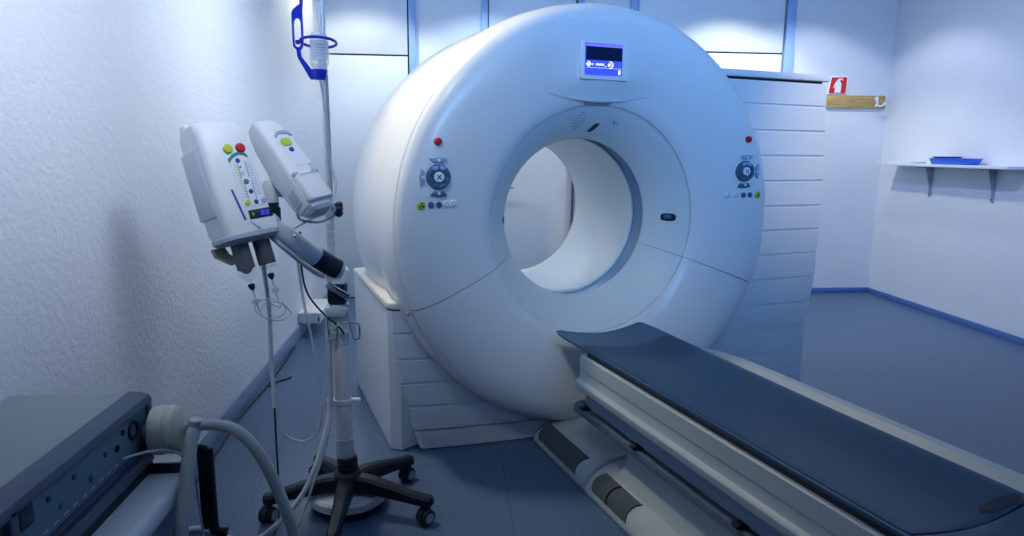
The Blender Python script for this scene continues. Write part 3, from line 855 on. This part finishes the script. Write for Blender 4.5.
h2 = tag(empty('contrast_injector', mtx=M2), 'plain white injector head with one yellow button and a front flap, beside the pole', 'injector')
body = [sec(-.146, -.048, .038, .006, .085, .014), sec(-.12, -.053, .042, 0, .095, .016), sec(0, -.054, .042, 0, .105, .016), sec(.11, -.053, .042, 0, .095, .016), sec(.155, -.052, .039, .003, .086, .018), sec(.182, -.048, .033, .014, .076, .018), sec(.190, -.038, .024, .028, .066, .015)]
MB().loft(body).build('casing', 'white', h2, 38)
MB().prism([(-.022, .11), (-.01, .122), (.01, .127), (.03, .123), (.041, .113), (.041, .102), (.028, .112), (.01, .115), (-.008, .111), (-.02, .10)], -.003, .003).build('button_arch', 'btnl', h2)
MB().prism([(-.018, .098), (.0, .110), (.02, .111), (.036, .102), (.046, -.01), (-.012, -.01)], -.0012, .003).build('button_field', 'label', h2)
MB().prism(rrect(-.014, .022, .066, .094, .009), -.006, .002, None, .002).build('start_button', 'green', h2)
hbutton(.006, .050, .0085, 'navy', 'rotary_button', h2, .006)
MB().loft([[(p[0], y, p[1]) for p in rrect(x0, x1, z0, z1, .012)] for y, x0, x1, z0, z1 in ((-.012, -.048, .040, -.145, -.048), (-.015, -.045, .037, -.142, -.051), (-.008, -.050, .042, -.147, -.046), (.004, -.050, .042, -.147, -.046))]).build('front_flap', 'white', h2, 40)
for x_ in (-.052, .022): MB().box(x_, x_ + .022, -.012, .0, -.052, -.038, .004).build('flap_hinge', 'grey', h2)
MB().loft([sec(-.170, -.036, .028, .012, .065, .015), sec(-.160, -.044, .034, .002, .075, .015), sec(-.143, -.046, .037, .0, .08, .015)]).build('lower_nose', 'lgrey', h2)
gl = MB()
for k in range(7):
    z = -.128 + k * .008
    gl.box(-.0545, -.049, .03, .07, z, z + .003)
gl.build('vent_lines', 'grey', h2)
MB().prism([(-.03, -.06), (.03, -.06), (.03, .02), (-.03, .02)], .095, .112).build('mount_plate', 'lgrey', h2)

# ------------------------------------------------------------------ bottle holder and bottle on the pole
BX, BY = -.440, 2.335
bh = tag(empty('bottle_holder', (BX, BY, 1.57)), 'royal blue plastic bottle holder with ring and slotted strap hung on the pole', 'holder')
def Q(x, z): return (x - BX, z - 1.57)
strap_o = [(-.487, 2.02), (-.487, 1.815), (-.493, 1.812), (-.512, 1.795), (-.514, 1.70), (-.513, 1.682), (-.505, 1.673), (-.502, 1.672), (-.501, 1.650), (-.497, 1.641), (-.462, 1.583), (-.445, 1.583), (-.445, 1.594), (-.488, 1.648), (-.490, 1.672), (-.481, 1.682), (-.480, 1.70), (-.480, 1.80), (-.478, 1.815), (-.474, 2.02)]
slot = rrect(-.509, -.485, 1.680, 1.772, .0118, 6)
# strap with its long slot: outline split in two halves around the slot
left = [(-.487, 2.02), (-.487, 1.815), (-.493, 1.812), (-.510, 1.797), (-.514, 1.785), (-.514, 1.70), (-.513, 1.682), (-.505, 1.673), (-.4975, 1.671)] + [(x, z) for x, z in ((-.4975, 1.680), (-.503, 1.6815), (-.5085, 1.690), (-.5092, 1.700), (-.5092, 1.755), (-.507, 1.766), (-.500, 1.772), (-.4975, 1.772), (-.480, 1.80), (-.478, 1.815), (-.474, 2.02))]
right = [(-.4975, 1.671), (-.490, 1.672), (-.483, 1.680), (-.480, 1.70), (-.480, 1.80), (-.4975, 1.772), (-.491, 1.770), (-.487, 1.763), (-.4855, 1.755), (-.4855, 1.700), (-.487, 1.690), (-.492, 1.6815), (-.4975, 1.680)]
tail = [(-.503, 1.673), (-.501, 1.650), (-.497, 1.641), (-.462, 1.578), (-.445, 1.578), (-.445, 1.594), (-.488, 1.650), (-.491, 1.673)]
sm_ = MB()
for poly in (left, right, tail): sm_.prism([Q(*p) for p in poly], -.007, .007)
sm_.build('strap', 'blue', bh, 30)
MB().torus((.008, .0, 1.698 - 1.57), (0, .15, 1), .058, .0048, 48, 10).box(-.066, -.052, -.006, .006, .12, .134, .003).build('support_ring', 'blue', bh)
MB().lathe([(0, .008), (.019, .008), (.022, .012), (.0275, .040), (.0255, .040), (.0205, .016), (0, .014)], (.008, 0, 0), (0, 0, 1), 32).build('cup', 'blue', bh)
bo = tag(empty('infusion_bottle', (BX + .010, BY, 1.587)), 'clear infusion bottle with a printed label, standing in the blue holder', 'bottle')
MB().lathe([(0, 0), (.018, 0), (.020, .004), (.024, .03), (.029, .036), (.031, .044), (.031, .120), (.028, .132), (.020, .142), (.016, .146), (.016, .25), (.020, .27), (.020, .32), (.012, .345), (0, .348)], (0, 0, 0), (0, 0, 1), 36).build('bottle_body', 'clear', bo, 50)
MB().lathe([(.0317, .052), (.0317, .112)], (0, 0, 0), (0, 0, 1), 24, None, PI - .9, PI + 1.3).build('bottle_label', 'label', bo)
lt = MB()
for k in range(5):
    for j in range(3 + k % 2):
        a = PI - .1 + .28 * j
        lt.lathe([(.0321, .062 + k * .009), (.0321, .065 + k * .009)], (0, 0, 0), (0, 0, 1), 4, None, a, a + .2)
lt.build('label_lines', 'grey', bo)
MB().cyl((0, 0, -.0065), (0, 0, .10), .0042, seg=12).ball((0, 0, .0), .0062).build('spike', 'icon', bo)

# ------------------------------------------------------------------ tubes and cables near the stand
def line(name, pts, r, mt, lab, cat, sm=6, seg=8, group=None):
    o = MB().tube(pts, r, seg, sm).build(name, mt)
    return tag(o, lab, cat, group)
line('infusion_tube', [(-.431, 2.337, 1.575), (-.428, 2.366, 1.52), (-.420, 2.378, 1.40), (-.414, 2.378, 1.30), (-.398, 2.365, 1.235), (-.40, 2.33, 1.19), (-.42, 2.30, 1.14), (-.47, 2.22, 1.115), (-.505, 2.18, 1.095)], .0042, 'tube', 'clear infusion tube running down along the pole from the bottle', 'tube')
line('yellow_line', [(-.417, 2.389, 1.60), (-.416, 2.389, 1.40), (-.416, 2.389, 1.25), (-.416, 2.389, 1.18)], .003, 'khaki', 'thin yellowish line taped straight along the infusion pole', 'tube', 3)
line('supply_hose', [(-.62, 2.235, 1.055), (-.625, 2.25, .95), (-.63, 2.3, .80), (-.632, 2.3, .6), (-.63, 2.3, .44)], .0075, 'lgrey', 'grey hose hanging straight down from below the keypad injector head', 'hose')
line('power_cable', [(-.63, 2.30, .445), (-.631, 2.30, .30), (-.634, 2.31, .12), (-.632, 2.27, .012), (-.63, 2.15, .006), (-.62, 1.9, .006)], .0035, 'dark', 'thin black cable reaching the floor from the hanging grey hose', 'cable')
line('drain_tube', [(-.515, 2.22, 1.07), (-.517, 2.27, .97), (-.512, 2.3, .83), (-.488, 2.3, .68), (-.470, 2.3, .54), (-.468, 2.3, .40), (-.492, 2.3, .33), (-.535, 2.3, .308), (-.58, 2.3, .32), (-.60, 2.3, .34)], .0052, 'tube', 'clear tube hanging in a long open loop left of the column', 'tube')
line('signal_cable', [(-.503, 2.26, 1.075), (-.512, 2.29, .97), (-.502, 2.31, .86), (-.455, 2.315, .785), (-.40, 2.31, .735), (-.379, 2.312, .705)], .0035, 'dark', 'black cable curving from the arm down to the cable hook', 'cable')
line('mains_cable', [(-.432, 2.325, .80), (-.438, 2.322, .62), (-.437, 2.322, .46), (-.455, 2.26, .33), (-.50, 2.18, .20), (-.57, 2.12, .115), (-.66, 2.10, .05), (-.75, 2.16, .016), (-.90, 2.25, .012), (-1.0, 2.2, .012)], .0095, 'lgrey', 'thick pale cable running down the column and off across the floor', 'cable', 8, 10)
line('mains_cable', [(-.428, 2.315, .72), (-.431, 2.312, .47), (-.44, 2.24, .34), (-.475, 2.16, .22), (-.52, 2.08, .10), (-.60, 2.02, .03), (-.72, 2.08, .006), (-.88, 2.16, .006), (-.98, 2.1, .006)], .0045, 'grey', 'thin grey cable beside the thick pale one on the floor', 'cable', 8, 8)
coil = []
for k in range(25):
    t = k / 24
    a = t * 4 * PI
    coil.append((-.605 + .045 * math.cos(a) + .03 * t, 2.18 + .01 * t, .835 + .030 * math.sin(a) - .02 * t))
line('coiled_tube', [(-.588, 2.10, .872)] + coil + [(-.55, 2.15, .86)], .0022, 'tube', 'thin clear tube coiled in small loops below the syringe tips', 'tube', 3, 6)
line('injector_cable', [(-.475, 2.13, 1.185), (-.485, 2.17, 1.13), (-.44, 2.19, 1.115), (-.40, 2.20, 1.125), (-.375, 2.19, 1.16), (-.40, 2.17, 1.19)], .0045, 'lgrey', 'pale cable looped under the nose of the plain injector head', 'cable')

# cord along the left wall
line('black_cord', [(-1.072, 4.50, .008), (-1.06, 4.1, .006), (-1.055, 3.75, .006), (-1.068, 3.3, .006), (-1.05, 2.8, .006), (-1.04, 2.3, .006)], .006, 'dark', 'black cord lying on the floor along the left wall', 'cord')
line('black_cord', [(-.955, 3.87, .006), (-.985, 3.83, .006), (-1.015, 3.80, .006), (-1.04, 3.72, .006)], .005, 'dark', 'short black cord end on the floor curling away from the left wall', 'cord')

# low box at the foot of the left wall
lb = tag(empty('wall_box', (XL, 4.75, .102)), 'small cream topped white box on the skirting of the left wall behind the stand', 'box')
MB().box(.001, .155, .0, .45, .0, .062, .006).build('box_body', 'lgrey', lb)
MB().box(.001, .160, -.006, .456, .063, .082, .006).build('box_lid', 'cream', lb)
MB().box(.138, .149, -.003, .01, .016, .048, .002).build('socket', 'dark', lb)

# ------------------------------------------------------------------ things on the right side walls
wr = tag(empty('coat_rail', (3.795, YB, 1.83)), 'narrow wooden rail fixed to the back wall under the red sign', 'rail')
MB().box(-.285, .285, -.022, -.001, -.058, .058, .003).build('rail_board', 'wood', wr)
hkm = MB().lathe([(0, 0), (.022, 0), (.022, -.006), (.018, -.008), (0, -.008)], (.195, -.022, .03), (0, 1, 0), 20)
hkm.tube([(.195, -.03, .035), (.192, -.045, .01), (.188, -.055, -.02), (.200, -.065, -.04), (.225, -.075, -.035), (.238, -.08, -.018)], .0085, 10, 5)
hkm.tube([(.190, -.05, -.02), (.175, -.055, -.035), (.165, -.06, -.042)], .0085, 10, 4)
hkm.ball((.239, -.081, -.016), .012)
hkm.build('coat_hook', 'white', wr)
# red extinguisher sign: leaning out from the wall on its lower edge
sg = tag(empty('extinguisher_sign', (3.593, YB - .02, 1.892)), 'red sign with a white fire extinguisher picture standing on the wooden rail', 'sign')
sg.rotation_euler = (math.radians(-4), 0, 0)
shx = lambda p: (p[0] + .12 * p[1], p[1])
MB().prism([(-.096, 0.002), (.094, .002), (.108, .172), (-.062, .165)], -.004, .004, None, .001).build('sign_plate', 'icon', sg)
MB().prism([(-.082, .010), (.084, .010), (.095, .160), (-.055, .155)], -.0055, -.003).build('sign_field', 'signred', sg)
ex = MB()
ex.prism([(-.024, .018), (.034, .018), (.040, .098), (.030, .116), (.002, .116), (-.014, .098)], -.007, -.005)
ex.prism([(.006, .116), (.026, .116), (.028, .132), (.040, .140), (.056, .128), (.060, .132), (.044, .148), (.012, .146), (.004, .136), (-.012, .120), (-.030, .085), (-.038, .060), (-.030, .058), (-.022, .082), (-.006, .112), (.006, .126)], -.007, -.005)
ex.build('extinguisher_symbol', 'icon', sg)

sh = tag(empty('wall_shelf', (XR, 5.07, 1.25)), 'thin pale shelf on two steel brackets along the right wall', 'shelf')
MB().box(-.20, -.001, -.70, .74, 0, .022, .003).build('shelf_board', 'panel', sh)
for dy in (.29, -.38):
    b = MB().box(-.012, -.001, dy - .012, dy + .012, -.255, -.001, .002)
    b.box(-.15, -.002, dy - .011, dy + .011, -.012, -.001, .002)
    b.prism([(-.010, -.235), (-.010, -.012), (-.072, -.012), (-.060, -.03), (-.022, -.16)], dy - .004, dy + .004)
    br = b.build('shelf_bracket', 'grey', sh)
    sc = MB()
    for z in (-.03, -.235): sc.cyl((-.010, dy, z), (-.016, dy, z), .006, seg=12)
    sc.build('bracket_screw', 'dark', br)
def tray(loc, rz, lab, mt, sx, sy, hgt):
    t = tag(empty('tray', loc, rz), lab, 'tray', None)
    def rr(s, z, add=0): return [(p[0], p[1], z) for p in rrect(-sx / 2 * s - add, sx / 2 * s + add, -sy / 2 * s - add, sy / 2 * s + add, .025, 5)]
    MB().loft([rr(.88, 0), rr(.90, .002), rr(.985, hgt - .004), rr(1, hgt - .004, .004), rr(1, hgt, .004), rr(.975, hgt), rr(.88, .006)]).build('tray_shell', mt, t, 40)
    return t
tray((XR - .115, 4.98, 1.273), 0, 'bright blue open plastic tray lying on the pale wall shelf', 'trayblue', .15, .42, .05)
tray((XR - .105, 5.08, 1.3235), .06, 'dark blue shallow tray stacked on the blue tray on the shelf', 'navy', .13, .20, .012)
pp = MB().box(-.07, .07, -.16, .16, 0, .006, .001).box(-.066, .072, -.155, .165, .006, .012, .001).box(-.07, .066, -.165, .15, .012, .017, .001)
po = pp.build('paper_stack', 'paper'); po.location = (XR - .10, 5.57, 1.2725)
tag(po, 'flat stack of white papers at the far end of the wall shelf', 'papers')

# ------------------------------------------------------------------ trolley and device in the near left corner
DX, DZ = -.745, .752
tr_ = tag(empty('equipment_trolley', (-1.0, 1.3, 0)), 'pale trolley with dark corner posts standing by the left wall near the camera', 'trolley')
def T(x, y, z): return (x + 1.0, y - 1.3, z)
def tbox(x0, x1, y0, y1, z0, z1, bev=0.0):
    return MB().box(x0 + 1.0, x1 + 1.0, y0 - 1.3, y1 - 1.3, z0, z1, bev, 3)
tbox(-1.07, -.738, .80, 1.612, .585, .612, .004).build('dark_shelf', 'bezel', tr_)
tbox(-1.06, -.742, .82, 1.609, .50, .59).build('recess', 'dark', tr_)  # dark block under the shelf, its colour standing in for the gap's shadow
tbox(-1.07, -.652, .80, 1.600, .505, .560, .022).build('drawer_front', 'white', tr_)
tbox(-1.06, -.665, .82, 1.585, .10, .50, .006).build('cabinet_body', 'facia', tr_)
tbox(-1.05, -.62, 1.614, 1.632, .598, .612, .004).build('rear_rail', 'white', tr_)
tbox(-.80, -.665, 1.603, 1.613, .50, .575, .002).build('back_panel', 'bezel', tr_)
pst = MB().tube([T(-.655, 1.625, .600), T(-.630, 1.622, .603), T(-.617, 1.62, .592), T(-.613, 1.618, .56), T(-.612, 1.618, .40), T(-.603, 1.618, .378), T(-.580, 1.618, .374)], .013, 12, 5)
pst.box(*(T(-.640, 0, 0)[0], T(-.600, 0, 0)[0]), 1.612 - 1.3, 1.628 - 1.3, .385, .606, .006)
pst.build('corner_post', 'dark', tr_)
for x in (-1.03, -.69):
    for y in (.86, 1.56):
        tr_leg = MB().cyl(T(x, y, .05), T(x, y, .11), .012, seg=12).build('trolley_leg', 'dark', tr_)
        MB().cyl(T(x - .012, y, .03), T(x + .012, y, .03), .0295, seg=24, bev=.004).build('caster_wheel', 'dark', tr_leg)

dv = tag(empty('monitor_device', (-.95, 1.3, .612)), 'flat white topped medical device with blue control panel on the near left trolley', 'device')
def dbox(x0, x1, y0, y1, z0, z1, bev=0.0):
    return MB().box(x0 + .95, x1 + .95, y0 - 1.3, y1 - 1.3, z0 - .612, z1 - .612, bev, 3)
dbox(-1.07, -.792, .80, 1.632, .625, .753, .006).build('housing', 'device', dv)
# bezel ring around the control side
bz = MB()
bp = [(-.796, .7545), (-.770, .753), (-.750, .746), (-.744, .735), (-.744, .728), (-.757, .728), (-.757, .628), (-.744, .628), (-.746, .620), (-.796, .620)]
bz.prism([(x + .95, z - .612) for x, z in bp], .80 - 1.3, 1.636 - 1.3)
bz.build('bezel', 'bezel', dv, 30)
dbox(-.80, -.744, 1.618, 1.638, .620, .738, .006).build('bezel_end', 'bezel', dv)
dbox(-.80, -.744, 1.095, 1.118, .620, .738, .004).build('bezel_end', 'bezel', dv)
fc = dbox(-.77, -.7535, 1.115, 1.62, .632, .727).build('control_facia', 'facia', dv)
dbox(-.757, -.7525, 1.130, 1.170, .682, .720, .001).build('display_frame', 'dark', fc)
dbox(-.754, -.7518, 1.134, 1.166, .687, .715, .001).build('display_glass', 'tealglass', fc)
for y, z, r, mt in ((1.50, .705, .007, 'dark'), (1.47, .68, .008, 'dark'), (1.42, .690, .006, 'btn'), (1.36, .665, .008, 'teal'), (1.30, .70, .006, 'btn'), (1.25, .665, .007, 'teal'), (1.215, .70, .006, 'btn')):
    MB().cyl((-.755 + .95, y - 1.3, z - .612), (-.7495 + .95, y - 1.3, z - .612), r, seg=16, bev=.001).build('panel_button', mt, fc)
MB().torus((-.752 + .95, 1.548 - 1.3, .690 - .612), (1, 0, 0), .020, .004, 28, 8).build('connector_socket', 'dark', fc)
pr = MB()
for k in range(9): pr.box(-.7545 + .95, -.7528 + .95, 1.19 + k * .033 - 1.3, 1.205 + k * .033 - 1.3, .642 - .612, .645 - .612)
pr.build('panel_print', 'lgrey', fc)
for x in (-1.03, -.82):
    for y in (.86, 1.58): MB().cyl((x + .95, y - 1.3, .0005), (x + .95, y - 1.3, .016), .012, seg=14).build('foot', 'dark', dv)

fl = tag(empty('filter_canister', (-.757, 1.600, .664)), 'pale yellow round filter canister plugged into the device', 'filter')
MB().lathe([(0, .004), (.014, .004), (.016, .018), (.050, .022), (.057, .026), (.060, .036), (.060, .056), (.056, .060), (.056, .064), (.060, .068), (.058, .080), (.050, .088), (.020, .094), (.013, .097), (.012, .118), (0, .118)], (0, 0, 0), (1, .12, 0), 40).build('canister_shell', 'canister', fl, 30)
hs = tag(empty('breathing_hose', (-.63, 1.612, .670)), 'milky hose with T connector arching from the yellow filter canister to the floor', 'hose')
def Hs(x, y, z): return (x + .63, y - 1.612, z - .670)
tm = MB().cyl(Hs(-.620, 1.613, .670), Hs(-.585, 1.614, .669), .013, seg=16).cyl(Hs(-.632, 1.613, .687), Hs(-.637, 1.610, .655), .017, seg=18, bev=.003)
tm.build('tee_connector', 'hose', hs)
MB().tube([Hs(-.637, 1.61, .662), Hs(-.637, 1.585, .645), Hs(-.634, 1.55, .60), Hs(-.632, 1.52, .547), Hs(-.632, 1.472, .458), Hs(-.632, 1.45, .30), Hs(-.632, 1.45, .02)], .0165, 14, 6).build('hose_branch', 'hose', hs)
MB().tube([Hs(-.59, 1.614, .669), Hs(-.545, 1.61, .660), Hs(-.50, 1.60, .625), Hs(-.46, 1.59, .56), Hs(-.425, 1.58, .47), Hs(-.395, 1.57, .365), Hs(-.37, 1.56, .20), Hs(-.35, 1.56, .02)], .0145, 14, 6).build('hose_branch', 'hose', hs)
line('sensor_cable', [(-.742, 1.47, .655), (-.72, 1.50, .652), (-.69, 1.54, .640), (-.664, 1.58, .61), (-.645, 1.605, .55), (-.642, 1.61, .47), (-.63, 1.60, .36), (-.62, 1.60, .2), (-.62, 1.62, .01)], .0032, 'lgrey', 'thin pale cable from the device panel hanging over the trolley edge', 'cable')
